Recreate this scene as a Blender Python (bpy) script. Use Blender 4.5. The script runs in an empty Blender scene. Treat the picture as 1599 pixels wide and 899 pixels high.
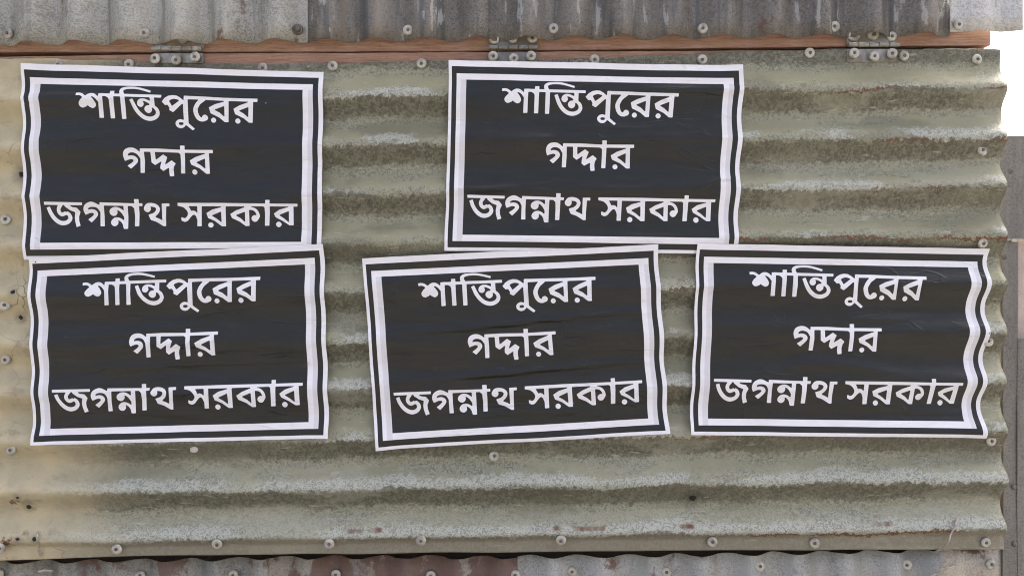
import bpy, bmesh, math, random, json
import numpy as np
from mathutils import Vector, Matrix, geometry, noise as mnoise

# ------------------------------------------------------------------ camera, sky, sun, exposure
SC = bpy.context.scene
D, ZC = 1.25, 1.35                     # camera distance from the wall plane (m), eye height
cam = bpy.data.cameras.new('camera'); camo = bpy.data.objects.new('camera', cam)
SC.collection.objects.link(camo); SC.camera = camo
camo.location = (0, -D, ZC); camo.rotation_euler = (math.pi/2, 0, 0)
cam.sensor_fit = 'HORIZONTAL'; cam.angle = 2*math.atan(0.7995/D); cam.clip_start = 0.02; cam.clip_end = 2000
SUN_EL, SUN_AZ = math.radians(48), math.radians(150)     # azimuth from the wall normal, negative = from the left
w = bpy.data.worlds.new('World'); SC.world = w; w.use_nodes = True
wn = w.node_tree; bg = wn.nodes['Background']
sky = wn.nodes.new('ShaderNodeTexSky'); sky.sky_type = 'NISHITA'; sky.sun_disc = False
sky.sun_elevation = SUN_EL; sky.sun_rotation = math.pi - SUN_AZ
sky.air_density = 0.20; sky.dust_density = 9.0; sky.ozone_density = 0.4
wn.links.new(sky.outputs[0], bg.inputs[0]); bg.inputs[1].default_value = 0.15
sl = bpy.data.lights.new('sun', 'SUN'); sl.energy = 1.3; sl.angle = math.radians(35); sl.color = (1.0, 0.965, 0.90)
so = bpy.data.objects.new('sun', sl); SC.collection.objects.link(so)
sd = Vector((math.sin(SUN_AZ)*math.cos(SUN_EL), -math.cos(SUN_AZ)*math.cos(SUN_EL), math.sin(SUN_EL)))
so.rotation_euler = sd.to_track_quat('Z', 'Y').to_euler(); so.location = (-2, -3, 5)
SC.view_settings.view_transform = 'Standard'; SC.view_settings.look = 'None'
SC.view_settings.gamma = 1; SC.view_settings.use_curve_mapping = False
SC.view_settings.exposure = 3.0
SC.cycles.filter_width = 1.05

# ------------------------------------------------------------------ helpers
R = random.Random(7)
def W(px, py, y=0.0):
    """world point of photo position (px, py) on the plane at depth y (m, + = away)"""
    k = (D+y)/D
    return Vector(((px-800)*0.001*k, y, ZC-(py-449.5)*0.001*k))
def link(o, parent=None):
    SC.collection.objects.link(o)
    if parent: o.parent = parent
    return o
def meshobj(name, verts, faces, mats, parent=None, loc=(0, 0, 0), smooth=True, mi=None, uv=None):
    me = bpy.data.meshes.new(name); L = Vector(loc)
    me.from_pydata([Vector(v)-L for v in verts], [], faces)
    for m in (mats if isinstance(mats, (list, tuple)) else [mats]): me.materials.append(m)
    if mi is not None: me.polygons.foreach_set('material_index', mi)
    me.polygons.foreach_set('use_smooth', [smooth]*len(me.polygons))
    if uv is not None:
        ul = me.uv_layers.new(name='UVMap'); li = np.empty(len(me.loops), np.int32); me.loops.foreach_get('vertex_index', li)
        ul.data.foreach_set('uv', np.asarray(uv, np.float32)[li].ravel())
    me.update(); o = bpy.data.objects.new(name, me); link(o, parent)
    o.location = L if parent is None else L
    return o
def bmobj(name, bm, mat, parent=None, loc=(0, 0, 0), smooth=False):
    me = bpy.data.meshes.new(name); bm.to_mesh(me); bm.free(); me.materials.append(mat)
    me.polygons.foreach_set('use_smooth', [smooth]*len(me.polygons))
    o = bpy.data.objects.new(name, me); link(o, parent); o.location = loc
    return o
def empty(name, loc):
    o = bpy.data.objects.new(name, None); o.empty_display_size = 0.05; link(o); o.location = loc; return o
def tag(o, label, cat, group=None, kind=None):
    if label: o['label'] = label
    if cat: o['category'] = cat
    if group: o['group'] = group
    if kind: o['kind'] = kind
    return o
def boxbm(bm, x0, x1, y0, y1, z0, z1, bev=0.0):
    r = bmesh.ops.create_cube(bm, size=1)
    for v in r['verts']:
        v.co = Vector(((x0+x1)/2+v.co.x*(x1-x0), (y0+y1)/2+v.co.y*(y1-y0), (z0+z1)/2+v.co.z*(z1-z0)))
    if bev:
        es = list({e for v in r['verts'] for e in v.link_edges})
        bmesh.ops.bevel(bm, geom=es, offset=bev, segments=2, affect='EDGES', profile=0.6)
def sstep(a, b, x):
    t = np.clip((x-a)/(b-a), 0, 1); return t*t*(3-2*t)
def vnoise(x, z, s, seed=0):
    """cheap smooth value noise, arrays, ~[-1, 1]"""
    x = np.asarray(x, float)*s; z = np.asarray(z, float)*s
    xi = np.floor(x).astype(np.int64); zi = np.floor(z).astype(np.int64); fx = x-xi; fz = z-zi
    def h(a, b):
        n = (a*374761393+b*668265263+seed*1442695041) & 0xffffffff
        n = ((n ^ (n >> 13))*1274126177) & 0xffffffff
        return ((n ^ (n >> 16)) & 0xffff)/32767.5-1
    u = fx*fx*(3-2*fx); v = fz*fz*(3-2*fz)
    return (h(xi, zi)*(1-u)+h(xi+1, zi)*u)*(1-v)+(h(xi, zi+1)*(1-u)+h(xi+1, zi+1)*u)*v

# ------------------------------------------------------------------ node DSL
class NT:
    def __init__(s, name):
        s.m = bpy.data.materials.new(name); s.m.use_nodes = True; s.t = s.m.node_tree
        s.b = s.t.nodes['Principled BSDF']
    def n(s, k, **kw):
        d = s.t.nodes.new(k)
        for a, v in kw.items(): setattr(d, a, v)
        return d
    def put(s, sock, v):
        if isinstance(v, bpy.types.NodeSocket): s.t.links.new(v, sock)
        elif isinstance(v, (tuple, list)) and len(v) == 3 and sock.type == 'RGBA': sock.default_value = (*v, 1)
        else: sock.default_value = v
    def math(s, op, a, b=0.0, c=False):
        d = s.n('ShaderNodeMath', operation=op, use_clamp=c); s.put(d.inputs[0], a); s.put(d.inputs[1], b); return d.outputs[0]
    def add(s, a, b): return s.math('ADD', a, b)
    def sub(s, a, b): return s.math('SUBTRACT', a, b)
    def mul(s, a, b): return s.math('MULTIPLY', a, b)
    def ss(s, x, lo, hi, a=0.0, b=1.0):
        d = s.n('ShaderNodeMapRange', interpolation_type='SMOOTHSTEP')
        for i, v in enumerate((x, lo, hi, a, b)): s.put(d.inputs[i], v)
        return d.outputs[0]
    def mix(s, f, a, b, mode='MIX'):
        d = s.n('ShaderNodeMix', data_type='RGBA', blend_type=mode)
        s.put(d.inputs[0], f); s.put(d.inputs[6], a); s.put(d.inputs[7], b); return d.outputs[2]
    def uv(s): return s.n('ShaderNodeUVMap').outputs[0]
    def pos(s): return s.n('ShaderNodeNewGeometry').outputs['Position']
    def obj(s): return s.n('ShaderNodeTexCoord').outputs['Object']
    def sc(s, v, x, y=None, z=None):
        d = s.n('ShaderNodeMapping'); s.put(d.inputs[0], v)
        y = x if y is None else y; z = x if z is None else z
        d.inputs['Scale'].default_value = (x, y, z); return d.outputs[0]
    def sep(s, v):
        d = s.n('ShaderNodeSeparateXYZ'); s.put(d.inputs[0], v); return d.outputs
    def noise(s, v, sc, det=3, ro=0.55, dist=0.0, col=False):
        d = s.n('ShaderNodeTexNoise'); s.put(d.inputs['Vector'], v); d.inputs['Scale'].default_value = sc
        d.inputs['Detail'].default_value = det; d.inputs['Roughness'].default_value = ro; d.inputs['Distortion'].default_value = dist
        return d.outputs['Color' if col else 'Fac']
    def voro(s, v, sc, feat='F1', out='Distance', rnd=1.0):
        d = s.n('ShaderNodeTexVoronoi', feature=feat); s.put(d.inputs['Vector'], v); d.inputs['Scale'].default_value = sc
        d.inputs['Randomness'].default_value = rnd; return d.outputs[out]
    def bump(s, h, st=0.3, dist=0.001, nrm=None):
        d = s.n('ShaderNodeBump'); s.put(d.inputs['Height'], h); d.inputs['Strength'].default_value = st; d.inputs['Distance'].default_value = dist
        if nrm is not None: s.put(d.inputs['Normal'], nrm)
        return d.outputs[0]
    def done(s, col, rough=0.5, metal=0.0, normal=None, spec=0.5):
        s.put(s.b.inputs['Base Color'], col); s.put(s.b.inputs['Roughness'], rough); s.put(s.b.inputs['Metallic'], metal)
        s.put(s.b.inputs['Specular IOR Level'], spec)
        if normal is not None: s.put(s.b.inputs['Normal'], normal)
        return s.m

PITCH, T0 = 76.2, 227.0                # photo px = mm: pitch of the hatch sheet, first bright-to-dark line
CREST = T0-4.0
HOLES = [(30, 271, 5), (26, 456, 3.5), (28, 496, 4), (1083, 779, 5.5), (31, 775, 2.6), (42, 792, 4), (60, 838, 3), (34, 838, 2)]

def mat_hatch():
    s = NT('weathered_hatch_zinc'); uv = s.uv(); u, v, _ = s.sep(uv)
    wob = s.mul(s.sub(s.noise(uv, 9, 4), 0.5), 0.030)              # wandering edges, m
    fine = s.noise(uv, 115, 4, 0.68)
    jag = s.mul(s.sub(fine, 0.5), 0.028)
    ph = s.math('FRACT', s.add(s.mul(s.sub(s.add(s.add(v, wob), jag), CREST/1000), 1000/PITCH), 0.5))   # 0.5 = crest
    # worm-like spangle grain
    wv = s.noise(s.sc(uv, 1, 1.25), 118, 2.5, 0.6, 1.6)
    worm = s.ss(s.math('ABSOLUTE', s.sub(wv, 0.5)), 0.0, 0.13)
    grain = s.noise(uv, 220, 3, 0.7)
    big = s.noise(uv, 3.2, 4, 0.6)
    med = s.noise(s.sc(uv, 0.35, 1.5), 14, 4, 0.6)
    base = s.mix(s.ss(big, 0.3, 0.7), (0.184, 0.187, 0.123), (0.247, 0.250, 0.177))
    base = s.mix(s.mul(s.sub(1.0, worm), 0.70), base, (0.391, 0.397, 0.292))
    base = s.mix(s.ss(grain, 0.52, 0.64, 0, 0.5), base, (0.112, 0.113, 0.080))
    # bare gritty undersides: grime plus rib shade put into the colour, ragged upper edge
    grime_shade = s.mul(s.ss(ph, 0.515, 0.55), s.ss(ph, 0.97, 0.90))
    grime_shade = s.mul(grime_shade, s.ss(s.noise(s.sc(uv, 0.4, 1), 9, 4), 0.22, 0.45))
    base = s.mix(s.mul(grime_shade, 0.78), base, s.mix(s.ss(s.noise(uv, 118, 3, 0.65, 1.4), 0.42, 0.60), (0.075, 0.071, 0.049), (0.179, 0.179, 0.131)))
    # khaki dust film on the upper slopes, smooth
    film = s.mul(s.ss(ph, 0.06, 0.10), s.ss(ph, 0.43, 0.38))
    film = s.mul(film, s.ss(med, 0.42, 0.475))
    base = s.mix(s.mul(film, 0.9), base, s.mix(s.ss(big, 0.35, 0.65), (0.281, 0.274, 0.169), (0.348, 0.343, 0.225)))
    wash = s.noise(s.sc(uv, 0.6, 1.6), 5, 5, 0.65)
    base = s.mix(s.ss(wash, 0.52, 0.60, 0, 0.40), base, (0.134, 0.134, 0.093))
    base = s.mix(s.ss(wash, 0.44, 0.38, 0, 0.35), base, (0.385, 0.387, 0.296))
    # flaked pale zinc oxide near the crest
    fl = s.mul(s.ss(ph, 0.28, 0.34), s.ss(ph, 0.55, 0.51))
    pat = s.noise(s.sc(uv, 0.5, 1.2), 7.5, 5, 0.62)
    low = s.ss(v, 0.66, 0.72)
    fl = s.mul(fl, s.ss(s.add(pat, s.mul(low, 0.10)), 0.505, 0.555))
    flk = s.mix(s.ss(worm, 0.2, 0.9), (0.492, 0.523, 0.458), (0.279, 0.297, 0.254))
    base = s.mix(s.mul(fl, 0.65), base, flk)
    # pale gritty lower slopes towards the foot of the sheet
    lo2 = s.mul(s.ss(v, 0.70, 0.78), s.mul(s.ss(ph, 0.0, 0.2), s.ss(ph, 0.6, 0.5)))
    base = s.mix(s.mul(lo2, 0.35), base, s.mix(worm, (0.492, 0.506, 0.417), (0.257, 0.264, 0.213)))
    # brownish foot flange
    base = s.mix(s.ss(s.add(v, s.mul(wob, 0.3)), 0.832, 0.842, 0, 0.55), base, s.mix(grain, (0.257, 0.237, 0.172), (0.363, 0.330, 0.244)))
    # cream weathered paint at the left end
    cre = s.ss(s.add(u, s.add(s.mul(s.sub(big, 0.5), 0.20), s.mul(s.sub(med, 0.5), 0.10))), 0.22, 0.05)
    cc = s.mix(s.ss(s.noise(uv, 22, 5, 0.6), 0.35, 0.7), (0.535, 0.473, 0.296), (0.428, 0.384, 0.254))
    cc = s.mix(s.ss(s.noise(s.sc(uv, 1, 2), 13, 5, 0.72), 0.54, 0.66, 0, 0.65), cc, (0.289, 0.247, 0.162))
    crack = s.voro(s.mixv(uv), 22, 'DISTANCE_TO_EDGE')
    base = s.mix(s.mul(cre, 0.92), base, cc)
    base = s.mix(s.mul(s.mul(s.ss(crack, 0.018, 0.004), s.ss(big, 0.5, 0.62)), s.mul(cre, 0.7)), base, (0.107, 0.083, 0.050))
    # rust lines along the lower side of the crests, right half, and at the foot fold
    rl = s.mul(s.ss(ph, 0.525, 0.545), s.ss(ph, 0.60, 0.575))
    rx = s.ss(s.noise(s.sc(uv, 0.5, 4), 7, 4, 0.6), 0.50, 0.56)
    rust = s.mul(s.mul(rl, rx), s.ss(u, 0.95, 1.15))
    rf = s.mul(s.mul(s.ss(s.add(v, s.mul(wob, 0.25)), 0.819, 0.822), s.ss(s.add(v, s.mul(wob, 0.25)), 0.828, 0.825)), s.mul(s.ss(u, 0.45, 0.6), s.ss(s.noise(s.sc(uv, 1, 0.2), 6, 4, 0.6), 0.53, 0.58)))
    rust = s.math('MAXIMUM', rust, rf)
    ll = s.mul(s.ss(u, 0.09, 0.02), s.ss(s.noise(uv, 26, 5, 0.7), 0.58, 0.66))
    rust = s.math('MAXIMUM', rust, s.mul(ll, s.ss(v, 0.70, 0.77)))
    rust = s.math('MAXIMUM', rust, s.mul(s.ss(s.noise(uv, 40, 4, 0.7), 0.73, 0.77), 0.8))
    base = s.mix(rust, base, s.mix(fine, (0.088, 0.042, 0.025), (0.206, 0.099, 0.055)))
    # scuffs: thin light scratches
    scr = s.noise(s.sc(uv, 3, 22), 9, 3, 0.5, 0.8)
    base = s.mix(s.mul(s.ss(scr, 0.665, 0.70), 0.45), base, (0.492, 0.494, 0.406))
    # pierced spots with a dirty halo
    dark = None
    for hx, hy, r in HOLES:
        hv = hy+0.0125*(hx-800)
        d = s.n('ShaderNodeVectorMath', operation='DISTANCE'); s.put(d.inputs[0], uv); d.inputs[1].default_value = (hx/1000, hv/1000, 0)
        dd = s.add(d.outputs['Value'], s.mul(s.sub(s.noise(uv, 120, 3), 0.5), 0.009))
        h1 = s.add(s.ss(dd, r*0.00115, r*0.0006), s.ss(dd, r*0.004, r*0.0009, 0, 0.30))
        dark = h1 if dark is None else s.math('MAXIMUM', dark, h1)
    base = s.mix(s.math('MINIMUM', dark, 1.0), base, (0.016, 0.013, 0.010))
    h = s.add(s.mul(worm, -0.5), s.add(s.mul(grain, 0.8), s.mul(fl, 0.5)))
    nb = s.bump(h, 0.35, 0.0006)
    nb = s.bump(s.noise(s.sc(uv, 0.6, 1.4), 26, 3), 0.35, 0.004, nb)
    rgh = s.mix(film, (0.62,)*3, (0.5,)*3)
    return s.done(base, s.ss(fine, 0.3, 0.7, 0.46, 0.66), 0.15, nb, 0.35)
def _mixv(s, uv):
    d = s.n('ShaderNodeVectorMath', operation='ADD'); s.put(d.inputs[0], uv)
    c = s.n('ShaderNodeVectorMath', operation='SCALE'); s.put(c.inputs[0], s.noise(uv, 14, 3, col=True)); c.inputs['Scale'].default_value = 0.05
    s.t.links.new(c.outputs[0], d.inputs[1]); return d.outputs[0]
NT.mixv = _mixv

def mat_sheet(name, c0, c1, streak, rust=0.0, tint=(0.22, 0.24, 0.27), seed=0.0, pale=0.3):
    """galvanised sheet with vertical corrugations: grain, run-down streaks, stains"""
    s = NT(name); uv0 = s.uv()
    d = s.n('ShaderNodeVectorMath', operation='ADD'); s.put(d.inputs[0], uv0); d.inputs[1].default_value = (seed, seed*0.7, 0); uv = d.outputs[0]
    worm = s.ss(s.math('ABSOLUTE', s.sub(s.noise(uv, 135, 2.5, 0.6, 1.4), 0.5)), 0.0, 0.14)
    grain = s.noise(uv, 320, 3, 0.7)
    st = s.noise(s.sc(uv, 1, 0.07), 34, 4, 0.6)
    st2 = s.noise(s.sc(uv, 1, 0.16), 75, 3, 0.55)
    big = s.noise(s.sc(uv, 1, 0.5), 6, 4, 0.6)
    c = s.mix(s.ss(big, 0.40, 0.60), c0, c1)
    blot = s.noise(s.sc(uv, 1, 0.22), 17, 5, 0.65)
    c = s.mix(s.ss(blot, 0.46, 0.36, 0, 0.5), c, tuple(x*0.62 for x in c0)); c = s.mix(s.ss(blot, 0.55, 0.62, 0, 0.45), c, tuple(x*1.35 for x in c1))
    c = s.mix(s.mul(s.sub(1.0, worm), 0.5), c, tuple(min(1, x*1.55) for x in c1))
    c = s.mix(s.ss(grain, 0.50, 0.66, 0, 0.42), c, tuple(x*0.5 for x in c0))
    c = s.mix(s.ss(st, 0.52, 0.62, 0, streak), c, tint)
    c = s.mix(s.ss(st, 0.42, 0.28, 0, streak*0.8), c, (0.24, 0.21, 0.155))
    c = s.mix(s.ss(s.add(st2, s.mul(s.sub(grain, 0.5), 0.25)), 0.60, 0.66, 0, pale), c, (0.44, 0.445, 0.415))
    if rust:
        rn = s.noise(s.sc(uv, 1, 0.6), 15, 6, 0.7)
        rm = s.ss(rn, 0.62-0.2*rust, 0.68-0.2*rust)
        rc = s.mix(s.noise(uv, 60, 4, 0.7), (0.082, 0.048, 0.038), (0.205, 0.130, 0.098))
        c = s.mix(s.mul(rm, 0.92), c, rc)
    sp = s.noise(uv, 55, 4, 0.7)
    c = s.mix(s.ss(sp, 0.70, 0.75, 0, 0.8), c, (0.07, 0.055, 0.045))
    nb = s.bump(s.add(s.mul(worm, -0.5), grain), 0.3, 0.0006)
    nb = s.bump(s.noise(uv, 24, 3), 0.3, 0.004, nb)
    return s.done(c, s.ss(grain, 0.3, 0.7, 0.45, 0.62), 0.2, nb, 0.4)

def mat_wood(name, a, b):
    s = NT(name); p = s.pos()
    g = s.noise(s.sc(p, 4, 60, 60), 6, 5, 0.65, 0.6)
    f = s.noise(s.sc(p, 14, 240, 240), 5, 3, 0.6)
    c = s.mix(s.ss(g, 0.3, 0.7), a, b)
    c = s.mix(s.ss(f, 0.52, 0.7, 0, 0.6), c, tuple(x*0.45 for x in a))
    c = s.mix(s.ss(s.noise(p, 30, 5, 0.7), 0.6, 0.72, 0, 0.5), c, (0.12, 0.08, 0.06))
    return s.done(c, 0.75, 0, s.bump(s.add(g, f), 0.5, 0.001), 0.25)

def mat_small(name, a, b, rough=0.45, metal=0.5, sc=220):
    s = NT(name); p = s.pos(); oi = s.n('ShaderNodeObjectInfo').outputs['Random']
    n1 = s.noise(p, sc, 4, 0.65); n2 = s.noise(p, sc*0.3, 3)
    c = s.mix(s.ss(n1, 0.3, 0.72), a, b)
    c = s.mix(s.ss(n2, 0.46, 0.62, 0, 0.6), c, (0.20, 0.165, 0.125))
    c = s.mix(s.mul(oi, 0.35), c, tuple(x*0.6 for x in a))
    return s.done(c, s.ss(n2, 0.3, 0.7, rough-0.1, rough+0.15), metal, s.bump(n1, 0.25, 0.0005), 0.5)

def mat_print(name, col, rough, smudge, smc, spec=0.5):
    """printed vinyl sheet: faint handling marks, stuck dust, fine creases"""
    s = NT(name); p = s.pos()
    big = s.noise(s.sc(p, 1, 1, 2.2), 9, 5, 0.6); mid = s.noise(s.sc(p, 0.7, 1, 3), 30, 4, 0.6)
    c = s.mix(s.ss(mid, 0.35, 0.7, 0, smudge), col, smc)
    c = s.mix(s.ss(s.noise(s.sc(p, 1, 1, 1.6), 23, 5, 0.7), 0.61, 0.72, 0, min(1, smudge*2.6)), c, smc)
    sp = s.voro(p, 42); rn = s.voro(p, 42, out='Color')
    c = s.mix(s.mul(s.ss(sp, 0.055, 0.03), s.ss(s.sep(rn)[0], 0.955, 0.96)), c, (0.03, 0.028, 0.025) if col[0] > 0.3 else (0.30, 0.29, 0.27))
    h = s.add(s.noise(s.sc(p, 0.25, 1, 1.6), 24, 4, 0.55), s.mul(s.noise(s.sc(p, 0.5, 1, 2), 80, 3, 0.6), 0.22))
    q = s.mixv(p) if False else p
    cr = s.noise(s.sc(q, 1, 1, 3.4), 6.5, 2.5, 0.55, 0.5)
    cm = s.ss(s.noise(s.sc(q, 1, 1, 1.5), 9, 2), 0.50, 0.60)
    crease = s.mul(s.ss(s.math('ABSOLUTE', s.sub(cr, 0.5)), 0.022, 0.0), cm)
    cr2 = s.noise(s.sc(q, 1, 1, 2.2), 13, 2, 0.5, 0.8)
    crease = s.add(crease, s.mul(s.mul(s.ss(s.math('ABSOLUTE', s.sub(cr2, 0.5)), 0.020, 0.0), s.ss(s.noise(q, 7, 2), 0.53, 0.62)), 0.6))
    nb = s.bump(h, 0.55, 0.0036)
    nb = s.bump(crease, 0.55, 0.0011, nb)
    nb = s.bump(s.noise(p, 420, 2), 0.10, 0.0004, nb)
    return s.done(c, s.ss(big, 0.3, 0.7, rough-0.05, rough+0.09), 0, nb, spec)

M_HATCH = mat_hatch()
M_UP = [mat_sheet('galvanised_grey', (0.245, 0.25, 0.215), (0.35, 0.355, 0.315), 0.55, 0.22, (0.17, 0.172, 0.15), 0.0, 0.45),
        mat_sheet('galvanised_streaked', (0.118, 0.113, 0.10), (0.182, 0.175, 0.152), 0.75, 0.10, (0.082, 0.090, 0.094), 2.3, 0.6),
        mat_sheet('galvanised_pale', (0.42, 0.43, 0.41), (0.50, 0.51, 0.48), 0.25, 0.0, (0.36, 0.37, 0.37), 5.1, 0.3)]
M_LO = [mat_sheet('galvanised_dull', (0.17, 0.172, 0.15), (0.25, 0.248, 0.21), 0.7, 0.45, (0.145, 0.155, 0.15), 1.1, 0.25),
        mat_sheet('galvanised_rusty', (0.18, 0.155, 0.12), (0.27, 0.245, 0.20), 0.5, 0.98, (0.16, 0.16, 0.15), 3.7, 0.3),
        mat_sheet('galvanised_tan_streaks', (0.23, 0.235, 0.215), (0.33, 0.335, 0.31), 0.8, 0.12, (0.31, 0.325, 0.295), 7.9, 0.35)]
M_WOOD = mat_wood('planed_red_wood', (0.275, 0.165, 0.115), (0.41, 0.267, 0.190))
M_WOOD2 = mat_wood('dark_wood', (0.10, 0.07, 0.05), (0.16, 0.11, 0.08))
M_WASH = mat_small('zinc_washer', (0.44, 0.435, 0.36), (0.60, 0.595, 0.50), 0.5, 0.15)
M_SCREW = mat_small('screw_steel', (0.11, 0.10, 0.085), (0.20, 0.185, 0.16), 0.5, 0.5)
M_HINGE = mat_small('hinge_steel', (0.26, 0.26, 0.225), (0.40, 0.40, 0.35), 0.42, 0.45, 120)
M_WIRE = mat_small('wire_steel', (0.44, 0.41, 0.34), (0.58, 0.55, 0.47), 0.45, 0.3)
M_POST = mat_sheet('post_sheet_metal', (0.135, 0.130, 0.110), (0.180, 0.174, 0.150), 0.35, 0.0, (0.115, 0.113, 0.10), 9.3, 0.06)
M_BLACK = mat_print('black_print', (0.0105, 0.0125, 0.0098), 0.33, 0.14, (0.036, 0.039, 0.033), 0.42)
M_WHITE = mat_print('white_vinyl', (0.81, 0.825, 0.84), 0.36, 0.15, (0.60, 0.53, 0.47), 0.5)
M_GREY = mat_print('pale_grey_print', (0.67, 0.682, 0.70), 0.36, 0.12, (0.50, 0.45, 0.41), 0.5)

# ------------------------------------------------------------------ setting
def ground():
    s = NT('packed_earth'); p = s.pos()
    n = s.noise(p, 2.0, 6, 0.65); f = s.noise(p, 40, 4, 0.7)
    c = s.mix(s.ss(n, 0.3, 0.7), (0.075, 0.070, 0.062), (0.12, 0.113, 0.10)); c = s.mix(s.ss(f, 0.5, 0.7, 0, 0.4), c, (0.18, 0.165, 0.14))
    m = s.done(c, 0.9, 0, s.bump(s.add(n, f), 0.6, 0.02), 0.2)
    N = 60; xs = np.concatenate([-np.geomspace(900, 0.2, N), [0], np.geomspace(0.2, 900, N)])
    vs = [(x, y, 0.015*float(mnoise.noise((x*0.7, y*0.7, 0))) if max(abs(x), abs(y)) < 20 else 0.0) for y in xs for x in xs]
    k = len(xs); fs = [(j*k+i, j*k+i+1, (j+1)*k+i+1, (j+1)*k+i) for j in range(k-1) for i in range(k-1)]
    o = meshobj('ground', vs, fs, m); o['kind'] = 'structure'
ground()

A = 0.0092                                    # half depth of the corrugation
def phase_depth(yp):
    """depth (m, negative = towards the camera) of the hatch sheet at tilted row yp"""
    yp = np.asarray(yp, float); t = (yp-CREST)/PITCH*2*math.pi
    t2 = t+0.22*np.sin(t)                     # crests a little sharper below than above
    d = -A*np.cos(t2)
    d = np.where(yp < 108, A, d)
    kc = CREST+8*PITCH
    fl = -A+(A*1.1)*sstep(kc, kc+14, yp)
    return np.where(yp > kc, fl, d)
def dents(x, y):
    d = 0.0016*vnoise(x, y, 1/140., 3)+0.0010*vnoise(x, y*1.0, 1/60., 4)
    for cx, cy, r, a in ((868, 752, 26, -0.004), (370, 772, 40, -0.0035), (640, 815, 22, 0.003), (250, 745, 30, 0.002), (1190, 800, 30, -0.002), (1210, 720, 30, -0.002)):
        d = d+a*np.exp(-(((x-cx)/1.6)**2+(y-cy)**2)/r**2)
    return d
def tilt(px): return 0.0125*(px-800)
def hatch_depth(px, py): 
    px = np.asarray(px, float); py = np.asarray(py, float)
    return phase_depth(py+tilt(px)+1.3*vnoise(px, py*0, 1/170., 9))+dents(px, py)

TOPX = [-400, 0, 230, 400, 640, 840, 1000, 1095, 1200, 1300, 1500, 1600]; TOPY = [86, 88, 93, 98, 93.5, 90, 86.5, 81, 76.5, 74.5, 74.5, 75]
BOTX = [-400, 0, 200, 500, 900, 1200, 1600]; BOTY = [878, 874, 868, 865, 861, 858.5, 857.5]

def solid(o, th=0.0009):
    m = o.modifiers.new('thickness', 'SOLIDIFY'); m.thickness = th; m.offset = -1; return o

# ---- screws with dished washers: one shared pair of meshes
def washer_mesh():
    bm = bmesh.new(); n = 26; prof = [(0.0019, -0.0018), (0.0028, -0.0025), (0.0052, -0.0027), (0.0074, -0.0022), (0.0084, -0.0009), (0.0086, 0.0008), (0.0078, 0.0010)]
    rings = [[bm.verts.new((r*math.cos(2*math.pi*k/n), y, r*math.sin(2*math.pi*k/n))) for k in range(n)] for r, y in prof]
    for a, b in zip(rings, rings[1:]):
        for k in range(n): bm.faces.new((a[k], b[k], b[(k+1) % n], a[(k+1) % n]))
    bmesh.ops.recalc_face_normals(bm, faces=bm.faces)
    me = bpy.data.meshes.new('washer'); bm.to_mesh(me); bm.free(); me.materials.append(M_WASH)
    for p in me.polygons: p.use_smooth = True
    return me
def screw_mesh():
    bm = bmesh.new(); n = 12; prof = [(0.0022, 0.0012), (0.0027, -0.0026), (0.0025, -0.0034), (0.0016, -0.0039), (0.0008, -0.0030)]
    rings = [[bm.verts.new((r*math.cos(2*math.pi*k/n), y, r*math.sin(2*math.pi*k/n))) for k in range(n)] for r, y in prof]
    for a, b in zip(rings, rings[1:]):
        for k in range(n): bm.faces.new((a[k], b[k], b[(k+1) % n], a[(k+1) % n]))
    bm.faces.new(rings[-1]); bmesh.ops.recalc_face_normals(bm, faces=bm.faces)
    me = bpy.data.meshes.new('screw'); bm.to_mesh(me); bm.free(); me.materials.append(M_SCREW)
    for p in me.polygons: p.use_smooth = True
    return me
ME_W, ME_S = washer_mesh(), screw_mesh()
def screw(px, py, depth, parent, scale=1.0, slope=0.0):
    p = W(px, py, depth)-parent.location
    s = bpy.data.objects.new('screw', ME_S); link(s, parent); s.location = p+Vector((0, -0.0004, 0))
    s.rotation_euler = (slope+R.uniform(-.14, .14), R.uniform(0, 6.28), R.uniform(-.14, .14)); s.scale = (scale*0.95,)*3
    wsh = bpy.data.objects.new('washer', ME_W); link(wsh, s)
    wsh.location = (R.uniform(-.0006, .0006), 0, R.uniform(-.0006, .0006)); wsh.rotation_euler = (R.uniform(-.06, .06), R.uniform(0, 6), R.uniform(-.06, .06))
    return s

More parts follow.
